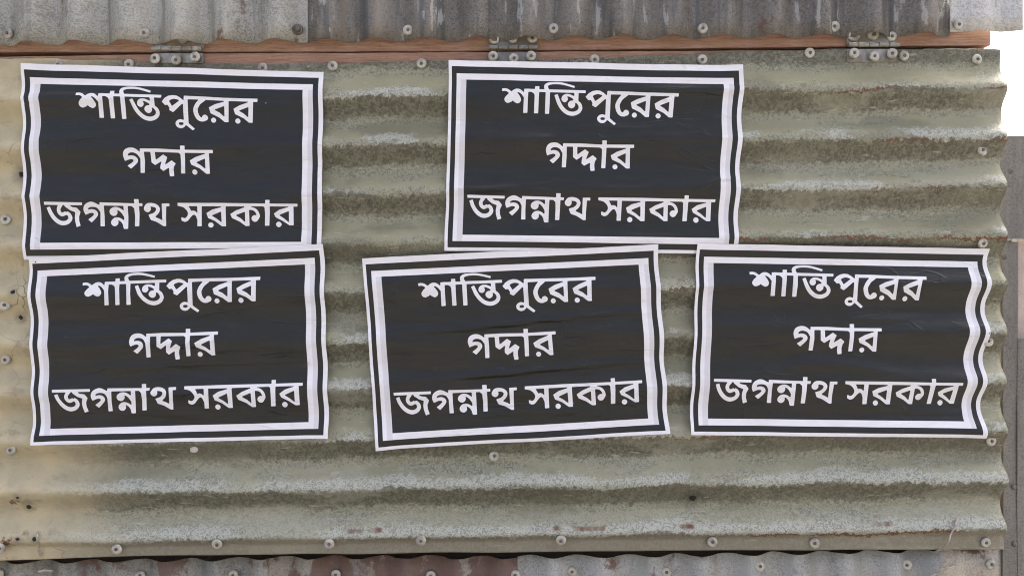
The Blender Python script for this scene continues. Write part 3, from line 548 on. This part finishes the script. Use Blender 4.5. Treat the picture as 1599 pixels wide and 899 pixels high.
# ------------------------------------------------------------------ posters
GLYPHS = json.loads('''[[[3519,1056],[3445,1068],[3376,1093],[3328,1125],[3285,1173],[3263,1219],[3249,1280],[3248,1341],[3262,1435],[3260,1449],[3251,1457],[3098,1457],[3089,1447],[3086,1433],[3088,1325],[3082,1305],[3069,1300],[2956,1304],[2947,1310],[2943,1322],[2944,1430],[2941,1445],[2932,1454],[2793,1456],[2701,1448],[2583,1455],[2574,1480],[2573,1602],[2569,1613],[2560,1617],[2547,1610],[2493,1535],[2449,1489],[2413,1466],[2370,1452],[2317,1452],[2274,1467],[2222,1509],[2154,1588],[2141,1591],[2127,1586],[2052,1498],[1990,1456],[1916,1439],[1831,1452],[1824,1459],[1822,1480],[1828,1567],[1835,1590],[1844,1593],[1918,1580],[1966,1591],[2010,1623],[2041,1663],[2051,1683],[2051,1704],[2047,1717],[1987,1803],[1932,1910],[1913,1971],[1909,2025],[1920,2086],[1944,2139],[1971,2173],[2015,2199],[2054,2196],[2085,2179],[2110,2154],[2145,2145],[2179,2089],[2197,2081],[2210,2088],[2246,2138],[2268,2153],[2303,2190],[2330,2205],[2356,2212],[2373,2208],[2399,2196],[2425,2174],[2451,2133],[2469,2085],[2477,2031],[2475,1990],[2462,1923],[2405,1769],[2352,1683],[2346,1662],[2351,1645],[2364,1640],[2390,1643],[2417,1658],[2459,1700],[2498,1753],[2570,1907],[2559,2679],[2565,2690],[2573,2693],[2692,2689],[2701,2675],[2704,2621],[2708,1951],[2715,1626],[2720,1612],[2730,1607],[2817,1608],[2894,1668],[2927,1749],[2934,1776],[2928,2690],[2936,2702],[2945,2705],[3058,2700],[3068,2686],[3071,2645],[3078,1860],[3084,1623],[3092,1610],[3101,1607],[3293,1609],[3303,1617],[3307,1637],[3300,2701],[3306,2714],[3316,2718],[3425,2716],[3438,2706],[3443,2677],[3453,2121],[3454,1640],[3459,1619],[3472,1611],[3507,1610],[4153,1617],[4262,1618],[4274,1626],[4278,1639],[4282,1693],[4283,1761],[4278,1778],[4269,1783],[4256,1780],[4163,1716],[4106,1690],[4036,1681],[3979,1694],[3945,1712],[3923,1731],[3898,1763],[3868,1812],[3850,1901],[3847,1955],[3860,2016],[3885,2064],[3921,2098],[3956,2110],[3982,2103],[4008,2087],[4034,2054],[4051,2018],[4060,1984],[4065,1936],[4059,1895],[4045,1842],[4045,1821],[4051,1812],[4091,1815],[4135,1837],[4201,1889],[4250,1945],[4256,1958],[4256,1978],[4229,2013],[4164,2027],[4138,2044],[4113,2075],[4097,2105],[4083,2146],[4075,2193],[4075,2220],[4078,2254],[4089,2294],[4117,2352],[4157,2391],[4184,2402],[4205,2405],[4232,2397],[4257,2380],[4284,2350],[4302,2316],[4314,2282],[4322,2241],[4323,2200],[4318,2153],[4323,2132],[4340,2128],[4358,2136],[4379,2158],[4405,2198],[4432,2259],[4444,2319],[4445,2373],[4434,2428],[4412,2476],[4382,2513],[4335,2549],[4278,2575],[4217,2580],[4138,2559],[4081,2526],[4014,2461],[3938,2353],[3902,2286],[3860,2192],[3797,2011],[3713,1705],[3700,1702],[3622,1749],[3611,1758],[3606,1772],[3685,2108],[3716,2209],[3776,2363],[3822,2457],[3872,2542],[3936,2630],[4001,2699],[4059,2743],[4138,2782],[4199,2797],[4260,2799],[4334,2776],[4403,2734],[4463,2679],[4506,2620],[4537,2554],[4558,2486],[4572,2397],[4571,2336],[4557,2249],[4530,2168],[4492,2101],[4435,2034],[4426,2015],[4425,1642],[4429,1628],[4441,1620],[4598,1622],[4654,1617],[4663,1588],[4665,1487],[4656,1474],[4648,1472],[3430,1458],[3414,1438],[3383,1344],[3379,1297],[3389,1263],[3417,1227],[3452,1207],[3500,1188],[3569,1172],[3717,1168],[3835,1183],[3914,1206],[4068,1265],[4261,1354],[4275,1352],[4281,1334],[4293,1266],[4289,1253],[4282,1246],[4097,1160],[3956,1104],[3864,1074],[3768,1055],[3702,1049]],[[5027,1464],[4893,1508],[4777,1617],[4759,1640],[4679,1788],[4671,1805],[4671,1819],[4765,1978],[4779,1981],[4839,1969],[4857,1978],[4907,2111],[4909,2145],[4901,2219],[4904,2233],[5004,2319],[5020,2327],[5042,2305],[5319,1924],[5345,1906],[5362,1909],[5368,1936],[5365,2011],[5366,2675],[5363,2702],[5355,2713],[5342,2714],[5289,2689],[5245,2684],[5202,2698],[5154,2735],[5117,2790],[5095,2852],[5087,2913],[5093,2978],[5116,3046],[5156,3106],[5205,3142],[5258,3157],[5306,3146],[5349,3119],[5390,3068],[5421,3000],[5430,2992],[5443,2994],[5653,3245],[5666,3255],[5679,3244],[5721,3186],[5727,3175],[5726,3162],[5534,2902],[5524,2884],[5520,2868],[5523,1715],[5526,1681],[5531,1668],[5545,1662],[5794,1659],[5860,1661],[5872,1672],[5873,1686],[5869,1699],[5805,1810],[5767,1899],[5738,1981],[5713,2070],[5700,2131],[5692,2206],[5693,2260],[5704,2362],[5725,2470],[5747,2551],[5778,2624],[5812,2685],[5857,2738],[5906,2772],[5954,2784],[6033,2778],[6041,2771],[6054,2748],[6097,2735],[6119,2720],[6139,2697],[6153,2669],[6166,2628],[6171,2587],[6164,2533],[6149,2493],[6123,2455],[6092,2432],[6057,2427],[6035,2437],[6014,2454],[5988,2493],[5967,2560],[5955,2573],[5937,2567],[5914,2540],[5893,2499],[5877,2452],[5862,2392],[5851,2324],[5843,2229],[5844,2175],[5867,2079],[5896,1992],[5933,1908],[5959,1866],[6092,1712],[6108,1674],[6117,1668],[6694,1691],[6714,1698],[6719,1718],[6712,1738],[6690,1750],[6426,1875],[6229,2039],[6219,2050],[6216,2064],[6260,2327],[6269,2351],[6548,2561],[6714,2778],[6736,2794],[6836,2792],[6846,2787],[6852,2774],[6871,1721],[6874,1707],[6886,1699],[6960,1696],[7501,1707],[7511,1711],[7515,1731],[7502,1750],[7226,1913],[7037,2083],[7029,2097],[7030,2111],[7071,2340],[7086,2373],[7356,2573],[7526,2793],[7539,2798],[7618,2804],[7644,2803],[7653,2797],[7658,2780],[7659,2740],[7686,1734],[7690,1720],[7702,1711],[7807,1712],[7820,1706],[7825,1689],[7831,1567],[7829,1553],[7821,1541],[6743,1532],[5983,1498],[5538,1489],[5507,1483],[5424,1485],[5411,1489],[5403,1505],[5392,1685],[5387,1698],[5376,1703],[5363,1696],[5273,1578],[5161,1487],[5145,1480]],[[5061,1659],[4979,1691],[4923,1748],[4917,1758],[4914,1779],[4918,1806],[4953,1893],[4992,2007],[5002,2011],[5015,2008],[5058,1960],[5224,1765],[5233,1751],[5235,1736],[5228,1715],[5188,1689],[5100,1655]],[[6694,1975],[6431,2138],[6414,2155],[6412,2174],[6421,2194],[6567,2312],[6691,2486],[6708,2494],[6719,2485],[6722,2465],[6726,1996],[6724,1983],[6716,1973]],[[7502,1996],[7239,2159],[7222,2176],[7220,2194],[7228,2214],[7365,2331],[7490,2503],[7503,2510],[7515,2499],[7528,2023],[7527,2010],[7520,1997]],[[6343,2569],[6313,2586],[6287,2620],[6273,2659],[6266,2707],[6277,2761],[6298,2801],[6326,2828],[6361,2836],[6391,2821],[6417,2789],[6435,2743],[6440,2696],[6428,2642],[6405,2600],[6374,2574]],[[7155,2589],[7126,2604],[7100,2635],[7082,2680],[7075,2734],[7087,2788],[7112,2833],[7139,2856],[7174,2863],[7204,2847],[7230,2816],[7247,2770],[7252,2716],[7240,2662],[7218,2622],[7186,2595]],[[5239,2848],[5213,2866],[5201,2885],[5196,2917],[5202,2951],[5216,2971],[5237,2985],[5268,2992],[5307,2986],[5333,2972],[5351,2947],[5355,2906],[5349,2879],[5331,2857],[5305,2845],[5261,2843]],[[5288,4101],[5280,4108],[5277,4122],[5278,4292],[5274,4304],[5265,4310],[5182,4309],[4500,4268],[3963,4274],[3950,4280],[3945,4290],[3941,4412],[3938,4426],[3926,4434],[3913,4427],[3880,4380],[3832,4324],[3770,4272],[3731,4253],[3687,4241],[3608,4240],[3569,4251],[3521,4272],[3487,4296],[3457,4325],[3427,4369],[3410,4404],[3389,4466],[3376,4527],[3367,4615],[3370,4676],[3385,4778],[3414,4909],[3427,4911],[3496,4868],[3609,4815],[3631,4818],[3675,4836],[3686,4845],[3692,4858],[3697,4912],[3687,4940],[3621,5029],[3514,5147],[3506,5161],[3509,5174],[3519,5188],[3613,5307],[3622,5312],[3635,5301],[3725,5169],[3812,5025],[3829,4984],[3842,4936],[3849,4882],[3848,4848],[3838,4801],[3819,4747],[3791,4702],[3764,4676],[3711,4644],[3658,4632],[3602,4633],[3550,4649],[3532,4648],[3526,4639],[3524,4625],[3533,4584],[3556,4540],[3597,4502],[3630,4486],[3682,4481],[3730,4489],[3783,4515],[3823,4549],[3857,4597],[3918,4744],[3933,4798],[3924,5496],[3927,5515],[3935,5523],[4050,5522],[4058,5515],[4063,5500],[4080,4924],[4072,4470],[4076,4449],[4092,4440],[4249,4440],[4276,4444],[4285,4453],[4288,4471],[4298,4962],[4311,4989],[4414,5104],[4423,5110],[4434,5105],[4595,4936],[4612,4930],[4621,4937],[4624,4965],[4600,5135],[4597,5277],[4607,5304],[4677,5408],[4686,5415],[4695,5413],[4858,5267],[4876,5259],[4886,5264],[4890,5277],[4891,5304],[4884,5467],[4905,5663],[4914,5691],[4927,5695],[5023,5682],[5045,5671],[5047,5626],[5038,5450],[5034,5375],[5047,5212],[5104,5042],[5103,5019],[4982,4875],[4969,4865],[4948,4882],[4780,5059],[4767,5067],[4755,5063],[4751,5050],[4753,5023],[4829,4709],[4818,4689],[4706,4568],[4689,4575],[4470,4816],[4457,4824],[4444,4821],[4438,4800],[4432,4475],[4439,4447],[4451,4442],[4529,4443],[5202,4465],[5220,4472],[5256,4516],[5273,4543],[5277,4570],[5282,4814],[5274,5472],[5277,5526],[5283,5535],[5291,5537],[5396,5534],[5406,5529],[5413,5509],[5425,4783],[5425,4505],[5427,4485],[5433,4471],[5482,4465],[6059,4465],[6094,4471],[6099,4489],[6090,4506],[5783,4671],[5594,4847],[5586,4861],[5585,4874],[5627,5056],[5642,5083],[5903,5260],[6118,5534],[6135,5541],[6227,5539],[6236,5535],[6242,5524],[6225,4486],[6229,4474],[6238,4468],[6339,4464],[6352,4459],[6357,4442],[6360,4381],[6361,4326],[6358,4309],[6349,4302],[6327,4298],[5440,4309],[5431,4303],[5426,4288],[5427,4125],[5422,4105],[5406,4097]],[[6068,4753],[5827,4922],[5810,4940],[5808,4964],[5815,4981],[5940,5096],[6069,5257],[6082,5264],[6096,5256],[6098,5235],[6089,4774],[6082,4755]],[[5729,5325],[5695,5346],[5671,5381],[5657,5422],[5654,5469],[5665,5517],[5685,5558],[5716,5585],[5734,5592],[5751,5591],[5782,5574],[5807,5538],[5824,5486],[5826,5445],[5815,5398],[5793,5358],[5763,5331]],[[3767,6915],[3759,6921],[3754,6936],[3756,7106],[3753,7119],[3740,7128],[2611,7082],[2602,7086],[2595,7098],[2591,7199],[2587,7210],[2578,7214],[2561,7207],[2421,7095],[2383,7074],[2348,7062],[2309,7055],[2265,7062],[2187,7104],[2135,7151],[2088,7212],[2056,7279],[2037,7347],[2026,7442],[2027,7510],[2037,7577],[2068,7698],[2074,7709],[2083,7710],[2235,7619],[2327,7617],[2338,7625],[2350,7645],[2361,7678],[2360,7698],[2354,7712],[2299,7794],[2160,7946],[2161,7960],[2180,7988],[2260,8101],[2273,8108],[2368,7969],[2462,7811],[2493,7729],[2500,7689],[2502,7641],[2492,7590],[2471,7534],[2445,7494],[2410,7461],[2372,7438],[2323,7427],[2275,7429],[2197,7453],[2188,7449],[2184,7438],[2187,7405],[2204,7372],[2239,7338],[2269,7321],[2304,7312],[2374,7311],[2418,7320],[2462,7342],[2502,7377],[2528,7417],[2552,7478],[2575,7541],[2587,7606],[2581,8276],[2586,8303],[2596,8310],[2710,8308],[2722,8300],[2726,8286],[2718,7779],[2729,7277],[2736,7254],[2754,7248],[3327,7258],[3371,7260],[3382,7277],[3382,7466],[3379,7480],[3372,7487],[3357,7483],[3286,7397],[3228,7350],[3171,7321],[3127,7312],[3070,7318],[3013,7343],[2949,7408],[2918,7463],[2906,7504],[2899,7551],[2898,7585],[2904,7626],[2916,7666],[2931,7700],[2954,7734],[2974,7753],[3012,7774],[3047,7777],[3086,7760],[3123,7722],[3148,7674],[3163,7620],[3168,7566],[3163,7491],[3169,7482],[3182,7480],[3204,7495],[3235,7526],[3285,7597],[3318,7671],[3368,7805],[3377,7846],[3375,7967],[3370,7984],[3361,7990],[3344,7982],[3295,7925],[3259,7893],[3219,7866],[3179,7849],[3136,7842],[3101,7848],[3057,7863],[3027,7885],[2993,7927],[2959,7989],[2937,8058],[2932,8106],[2934,8140],[2944,8187],[2960,8227],[2994,8275],[3038,8303],[3073,8305],[3099,8295],[3121,8279],[3151,8241],[3174,8189],[3185,8114],[3175,8026],[3182,8009],[3195,8008],[3217,8024],[3249,8057],[3279,8098],[3304,8145],[3342,8253],[3346,8320],[3372,8428],[3378,8441],[3400,8450],[3496,8447],[3509,8441],[3514,8425],[3516,8398],[3519,7829],[3528,7280],[3533,7268],[3542,7262],[3647,7262],[3664,7274],[3728,7371],[3737,7397],[3748,7776],[3739,8298],[3748,8311],[3756,8313],[3861,8311],[3874,8307],[3881,8295],[3884,8268],[3899,7658],[3903,7285],[3909,7273],[3918,7270],[4001,7269],[4010,7265],[4017,7242],[4022,7140],[4018,7127],[4012,7123],[3920,7124],[3907,7116],[3903,7089],[3904,6933],[3894,6914]],[[738,7062],[731,7072],[729,7085],[730,7187],[734,7207],[745,7217],[1174,7224],[1181,7237],[1181,7258],[1154,7328],[1141,7373],[1132,7428],[1127,7502],[1134,7563],[1143,7603],[1158,7650],[1183,7704],[1208,7741],[1231,7765],[1257,7786],[1284,7797],[1310,7797],[1340,7785],[1427,7724],[1453,7733],[1476,7765],[1490,7826],[1491,7887],[1483,7914],[1468,7948],[1438,7989],[1397,8019],[1353,8033],[1292,8034],[1243,8014],[1195,7976],[1140,7914],[1087,7835],[1041,7748],[1000,7647],[959,7526],[919,7331],[913,7313],[900,7309],[806,7354],[801,7367],[802,7381],[838,7576],[875,7704],[937,7872],[982,7965],[1043,8063],[1105,8142],[1167,8200],[1229,8238],[1291,8257],[1339,8259],[1400,8243],[1465,8207],[1513,8165],[1551,8113],[1586,8047],[1612,7972],[1625,7890],[1621,7809],[1598,7708],[1580,7661],[1556,7617],[1530,7585],[1494,7554],[1468,7540],[1446,7570],[1433,7578],[1420,7575],[1407,7549],[1398,7543],[1320,7595],[1289,7597],[1269,7574],[1253,7527],[1252,7459],[1259,7418],[1268,7391],[1332,7272],[1340,7233],[1349,7226],[1379,7224],[1393,7227],[1402,7236],[1416,7292],[1425,7309],[1576,7486],[1726,7575],[1732,7590],[1732,7618],[1706,7835],[1714,8044],[1768,8327],[1774,8341],[1787,8343],[1895,8285],[1901,8277],[1902,8263],[1851,8028],[1848,7818],[1852,7791],[1912,7580],[1911,7553],[1826,7385],[1810,7363],[1652,7321],[1605,7275],[1598,7262],[1596,7248],[1600,7235],[1611,7230],[1983,7234],[1994,7226],[1999,7206],[2004,7111],[2001,7097],[1994,7091]],[[8138,6925],[8128,6933],[8124,6947],[8126,7096],[8120,7111],[8107,7115],[6662,7093],[5201,7098],[5194,7108],[5192,7121],[5194,7230],[5198,7250],[5208,7258],[5239,7260],[5327,7293],[5371,7318],[5403,7348],[5455,7420],[5491,7487],[5515,7555],[5527,7616],[5529,7677],[5521,7731],[5497,7799],[5460,7858],[5430,7883],[5408,7887],[5386,7880],[5341,7844],[5315,7843],[5305,7851],[5302,7871],[5308,7980],[5315,8014],[5327,8029],[5372,8062],[5407,8080],[5438,8079],[5477,8060],[5509,8030],[5537,7993],[5614,7844],[5677,7740],[5707,7711],[5742,7711],[5769,7739],[5794,7793],[5835,7962],[5839,8063],[5837,8287],[5843,8307],[5853,8312],[5967,8309],[5976,8303],[5981,8291],[5994,7286],[5996,7272],[6005,7263],[6613,7264],[6630,7272],[6634,7286],[6633,7306],[6619,7323],[6337,7435],[6156,7610],[6147,7622],[6145,7636],[6193,7859],[6204,7882],[6431,8043],[6642,8297],[6668,8314],[6781,8312],[6790,8306],[6794,8294],[6788,7323],[6793,7275],[6806,7267],[6981,7263],[7405,7264],[7414,7269],[7419,7282],[7418,7302],[7410,7316],[7242,7415],[7133,7479],[6946,7666],[6945,7686],[6996,7868],[7005,7885],[7019,7898],[7254,8070],[7446,8291],[7464,8298],[7565,8295],[7578,8285],[7580,8270],[7570,7489],[7576,7455],[7592,7446],[7658,7453],[7689,7464],[7719,7486],[7751,7522],[7769,7553],[7789,7600],[7806,7663],[7812,7701],[7807,7722],[7794,7726],[7751,7719],[7712,7737],[7676,7779],[7653,7834],[7644,7895],[7651,7949],[7673,8010],[7704,8051],[7735,8072],[7771,8077],[7805,8062],[7831,8038],[7854,7999],[7903,7876],[7916,7835],[7925,7773],[7919,7692],[7903,7604],[7879,7523],[7846,7452],[7810,7398],[7765,7352],[7708,7315],[7646,7294],[7638,7284],[7640,7270],[7659,7262],[7720,7260],[8026,7260],[8048,7268],[8075,7295],[8087,7315],[8093,7403],[8101,7681],[8091,8266],[8097,8279],[8107,8284],[8221,8281],[8234,8276],[8241,8256],[8260,7542],[8262,7297],[8268,7270],[8280,7261],[8376,7259],[8868,7263],[8876,7270],[8878,7283],[8867,7300],[8581,7428],[8407,7620],[8398,7634],[8397,7648],[8444,7810],[8462,7840],[8675,8015],[8912,8261],[8930,8266],[9044,8261],[9051,8252],[9053,8231],[9046,7280],[9050,7268],[9059,7262],[9160,7262],[9173,7256],[9179,7236],[9184,7134],[9181,7120],[9170,7112],[9065,7111],[8282,7115],[8271,7107],[8267,7093],[8267,6944],[8264,6930],[8252,6922]],[[4278,7101],[4235,7107],[4195,7120],[4166,7137],[4139,7165],[4111,7213],[4071,7309],[4059,7356],[4055,7397],[4064,7458],[4079,7498],[4094,7525],[4133,7565],[4162,7578],[4181,7579],[4208,7571],[4233,7553],[4255,7526],[4275,7487],[4287,7446],[4292,7405],[4283,7318],[4284,7304],[4290,7294],[4338,7296],[4404,7317],[4440,7341],[4460,7375],[4466,7415],[4460,7470],[4439,7528],[4409,7573],[4362,7628],[4223,7697],[4204,7712],[4205,7733],[4257,7935],[4269,7968],[4285,7982],[4470,8084],[4688,8293],[4711,8306],[4772,8304],[4784,8289],[4788,8018],[4791,7808],[4809,7292],[4819,7275],[4902,7272],[4914,7263],[4918,7249],[4921,7168],[4917,7130],[4904,7123],[4681,7128],[4672,7130],[4665,7140],[4662,7221],[4662,7967],[4659,7980],[4648,7988],[4630,7980],[4555,7912],[4444,7843],[4434,7823],[4435,7802],[4443,7783],[4512,7690],[4541,7638],[4575,7548],[4589,7480],[4595,7406],[4586,7345],[4567,7284],[4530,7216],[4467,7155],[4432,7135],[4375,7114],[4318,7102]],[[5572,7261],[5563,7269],[5562,7296],[5600,7383],[5625,7485],[5633,7500],[5650,7506],[5707,7492],[5764,7519],[5785,7535],[5818,7593],[5832,7603],[5840,7599],[5845,7581],[5845,7297],[5839,7268],[5830,7262],[5786,7259]],[[6610,7551],[6355,7718],[6332,7740],[6331,7761],[6342,7781],[6482,7907],[6615,8077],[6633,8088],[6644,8080],[6646,8059],[6637,7571],[6634,7557],[6628,7551]],[[8867,7513],[8599,7690],[8584,7705],[8581,7725],[8589,7745],[8734,7893],[8869,8074],[8887,8083],[8897,8072],[8895,7535],[8888,7514]],[[7397,7560],[7155,7706],[7139,7723],[7138,7743],[7147,7763],[7290,7894],[7407,8063],[7420,8071],[7431,8063],[7434,8042],[7432,7580],[7430,7567],[7424,7558]],[[6270,8107],[6239,8128],[6214,8167],[6201,8211],[6198,8259],[6211,8313],[6235,8354],[6270,8381],[6301,8384],[6331,8367],[6359,8330],[6375,8282],[6379,8228],[6364,8174],[6340,8134],[6305,8107],[6287,8103]],[[8536,8071],[8506,8092],[8479,8135],[8465,8190],[8465,8230],[8476,8278],[8502,8325],[8538,8353],[8555,8358],[8573,8356],[8605,8336],[8633,8295],[8647,8247],[8651,8199],[8638,8145],[8611,8099],[8571,8070]]]''')
FU = (0.0, 0.0105, 0.027, 0.041, 0.060, 0.933, 0.951, 0.967, 0.985, 1.0)
FV = (0.0, 0.032, 0.069, 0.101, 0.916, 0.950, 0.982, 1.0)
PW, PH = 462.0, 292.0
def poster_cdt():
    pts = []; edges = []
    def addloop(l):
        b = len(pts); pts.extend(l); edges.extend((b+i, b+(i+1) % len(l)) for i in range(len(l)))
    for g in GLYPHS: addloop([(a/10000*PW, b/10000*PH) for a, b in g])
    st = 4.2
    nu, nv = int(PW/st), int(PH/st)
    gx = np.linspace(0, PW, nu+1); gy = np.linspace(0, PH, nv+1)
    lu = [u*PW for u in FU]; lv = [v*PH for v in FV]
    gx = sorted(set([x for x in gx if min(abs(x-a) for a in lu) > 1.2] + lu)); gy = sorted(set([y for y in gy if min(abs(y-a) for a in lv) > 1.2] + lv))
    allp = np.array(pts)
    for y in gy:
        for x in gx:
            onl = x in lu or y in lv
            if onl or np.min((allp[:, 0]-x)**2+(allp[:, 1]-y)**2) > 1.0: pts.append((x, y))
    idx = {}
    for i, p in enumerate(pts): idx[p] = i
    for x in lu:
        c = [idx[(x, y)] for y in gy]; edges.extend(zip(c, c[1:]))
    for y in lv:
        c = [idx[(x, y)] for x in gx]; edges.extend(zip(c, c[1:]))
    v, e, f, *_ = geometry.delaunay_2d_cdt([Vector(p) for p in pts], edges, [], 0, 1e-5)
    v = np.array([tuple(p) for p in v]); f = np.array([t for t in f if len(t) == 3])
    c = v[f].mean(1); u = c[:, 0]/PW; w_ = c[:, 1]/PH
    ins = np.zeros(len(f), bool)
    for g in GLYPHS:
        p = np.array(g)/10000.0; q = np.roll(p, -1, 0)
        for a, b in zip(p, q):
            cr = (a[1] > w_) != (b[1] > w_)
            if a[1] != b[1]: ins ^= cr & (u < (b[0]-a[0])*(w_-a[1])/(b[1]-a[1])+a[0])
    part = np.zeros(len(f), int); mat = np.zeros(len(f), int)        # parts: 0 sheet, 1 frame, 2..4 text lines; mats: 0 black, 1 white, 2 grey
    marg = (u < FU[1]) | (u > FU[8]) | (w_ < FV[1]) | (w_ > FV[6]); mat[marg] = 1
    fr = (u > FU[2]) & (u < FU[7]) & (w_ > FV[2]) & (w_ < FV[5]) & ~((u > FU[4]) & (u < FU[5]) & (w_ > FV[3]) & (w_ < FV[4]))
    part[fr] = 1; mat[fr] = 1
    gl = fr & (w_ > FV[3]) & (((u > FU[3]) & (u < FU[4])) | (u > FU[6])); mat[gl] = 2
    part[ins] = np.where(w_[ins] < 0.42, 2, np.where(w_[ins] < 0.66, 3, 4)); mat[ins] = 1
    return v, f, part, mat
PV, PF, PPART, PMAT = poster_cdt()

def cover_depth(px, py):
    """depth of the paper laid over the ribs: bridging in the middle, hugging at the ends of the wall"""
    f = 0.18+np.where(px < 800, 0.13, 0.50)*sstep(480, 740, np.abs(px-800))+0.08*vnoise(px, py, 1/110., 61)
    d = phase_depth(np.clip(py+tilt(px)+1.3*vnoise(px, py*0, 1/170., 9), 119, 828))
    return np.minimum(d*f-A*(1-f)-0.0012, hatch_depth(800+(px-800)*0.9944, 449.5+(py-449.5)*0.9944)-0.0011)
def poster(corners, layer, label, ridges, seed, curl=(0, 0, 0, 0), wave=(0.0, 0.0)):
    TL, TR, BR, BL = [np.array(c, float) for c in corners]
    def surf(u, v):
        P = ((1-u)*(1-v))[:, None]*TL+(u*(1-v))[:, None]*TR+(u*v)[:, None]*BR+((1-u)*v)[:, None]*BL
        px, py = P[:, 0], P[:, 1]
        c = np.cos((py+tilt(px)-CREST)/PITCH*2*math.pi)
        px = px-wave[0]*c*np.exp(-u/0.09)+wave[1]*c*np.exp(-(1-u)/0.09)
        px = px+0.8*vnoise(py, py*0, 1/45., seed)*(np.exp(-u/0.05)+np.exp(-(1-u)/0.05)); py = py+0.8*vnoise(px, px*0, 1/70., seed+1)*(np.exp(-v/0.05)+np.exp(-(1-v)/0.05))
        d = cover_depth(px, py); q = 1-0.85*sstep(.86, .94, v)*(layer == 0)
        d = d-0.0022*layer-q*0.00075*vnoise(px*0.35+py*0.12, py, 1/17., seed+2)-q*0.0013*vnoise(px*0.3-py*.1, py, 1/36., seed+3)-0.00018*vnoise(px*.5, py, 1/7., seed+4)
        for (u0, u1, v0, wv, a, sl) in ridges:
            a = a*1.7
            t = np.clip((u-u0)/(u1-u0), 0, 1); env = np.clip(np.sin(t*math.pi), 0, 1)**0.7
            vv = v-(v0+sl*(t-0.5)+0.012*np.sin(t*5+u0*9)); r = vv*PH/wv
            d = d-a*env*np.exp(-np.where(r > 0, (r*1.9)**2, r**2))
        d = np.minimum(d, hatch_depth(800+(px-800)*0.9944, 449.5+(py-449.5)*0.9944)-0.0011-0.0008*layer)
        for k, (cu, cv) in enumerate(((0, 0), (1, 0), (1, 1), (0, 1))):
            d = d-curl[k]*np.exp(-(((u-cu)*PW)**2+((v-cv)*PH)**2)/26.0**2)
        k = (D-0.007)/D
        return np.stack([(px-800)*.001*k, d, ZC-(py-449.5)*.001*k], -1)
    u = PV[:, 0]/PW; v = PV[:, 1]/PH; P = surf(u, v); e = 1.5
    du = surf(u+e/PW, v)-surf(u-e/PW, v); dv = surf(u, v+e/PH)-surf(u, v-e/PH)
    Nn = np.cross(du, dv); Nn *= np.sign(-Nn[:, 1:2]); Nn /= np.linalg.norm(Nn, axis=1)[:, None]
    base = Vector(P[np.argmax(v-abs(u-.5)*.2)])
    root = None
    for pi, nm in enumerate(('poster', 'printed_frame', 'text_line', 'text_line', 'text_line')):
        sel = PPART == pi; F = PF[sel]; ids, inv = np.unique(F, return_inverse=True); F = inv.reshape(-1, 3)
        pp = P[ids]; a = np.cross(pp[F[:, 1]]-pp[F[:, 0]], pp[F[:, 2]]-pp[F[:, 0]])[:, 1] > 0; F[a] = F[a][:, ::-1]
        off = base if root is None else base
        o = meshobj(nm, pp-np.array(base), F.tolist(), [M_BLACK, M_WHITE, M_GREY], root, mi=PMAT[sel])
        o.data.normals_split_custom_set_from_vertices(Nn[ids].tolist())
        if root is None: root = o; o.location = base
    return tag(root, label, 'poster', 'printed protest posters')
P1 = poster(((34, 99), (506, 113), (502.5, 402), (37, 405)), 0, 'black poster at the upper left, its foot tucked under the poster below',
  [(0.0, 0.5, 0.36, 9, .0016, -.06), (0.1, 0.7, 0.53, 7, .0012, .05), (0.5, 1.0, 0.70, 8, .0012, -.03), (0.3, 0.8, 0.9, 9, .0010, .02)], 400, (0.0045, 0.002, 0, 0), (0.0, 0.0))
P3 = poster(((702, 95), (1160.7, 103), (1152, 397), (695, 391)), 0, 'black poster at the upper middle right, below the middle hinge',
  [(0.0, 0.55, 0.40, 8, .0012, .02), (0.35, 0.75, 0.35, 7, .0014, -.05), (0.0, 0.35, 0.665, 6, .0016, .0), (0.45, 1.0, 0.385, 9, .0011, -.02), (0.85, 1.0, 0.62, 5, .0014, -.05)], 420, (0.004, 0.006, 0, 0), (0.0, 1.2))
P2 = poster(((46, 403), (507, 381), (514.5, 682.5), (53, 694)), 1, 'black poster at the lower left, lapped over the foot of the poster above it',
  [(0.3, 0.85, 0.15, 10, .0011, .05), (0.1, 0.6, 0.42, 7, .0010, .0), (0.05, 0.9, 0.60, 8, .0010, .03), (0.2, 0.6, 0.86, 9, .0011, .04)], 440, (0.0008, 0.0012, 0.004, 0.004), (0.3, -0.5))
P4 = poster(((567, 403), (1026.7, 382), (1044.5, 675.5), (588.6, 701.5)), 1, 'tilted black poster at the lower middle with raised creases across it',
  [(0.06, 1.0, 0.375, 7, .0024, -.03), (0.08, 1.0, 0.635, 6, .0024, -.01), (0.0, 0.5, 0.12, 8, .0010, .0), (0.3, 0.8, 0.86, 8, .0010, .0)], 460, (0.002, 0.0015, 0.006, 0.007), (-0.5, 1.0))
P5 = poster(((1088, 380), (1547, 388), (1535.5, 682.5), (1077, 677)), 1, 'black poster at the lower right with a strongly waving right edge',
  [(0.3, 0.75, 0.645, 10, .0020, .03), (0.0, 0.4, 0.42, 7, .0010, .02), (0.5, 0.8, 0.38, 6, .0012, -.05), (0.4, 1.0, 0.86, 8, .0010, .0)], 480, (0.001, 0.004, 0.005, 0.005), (-0.5, 1.2))
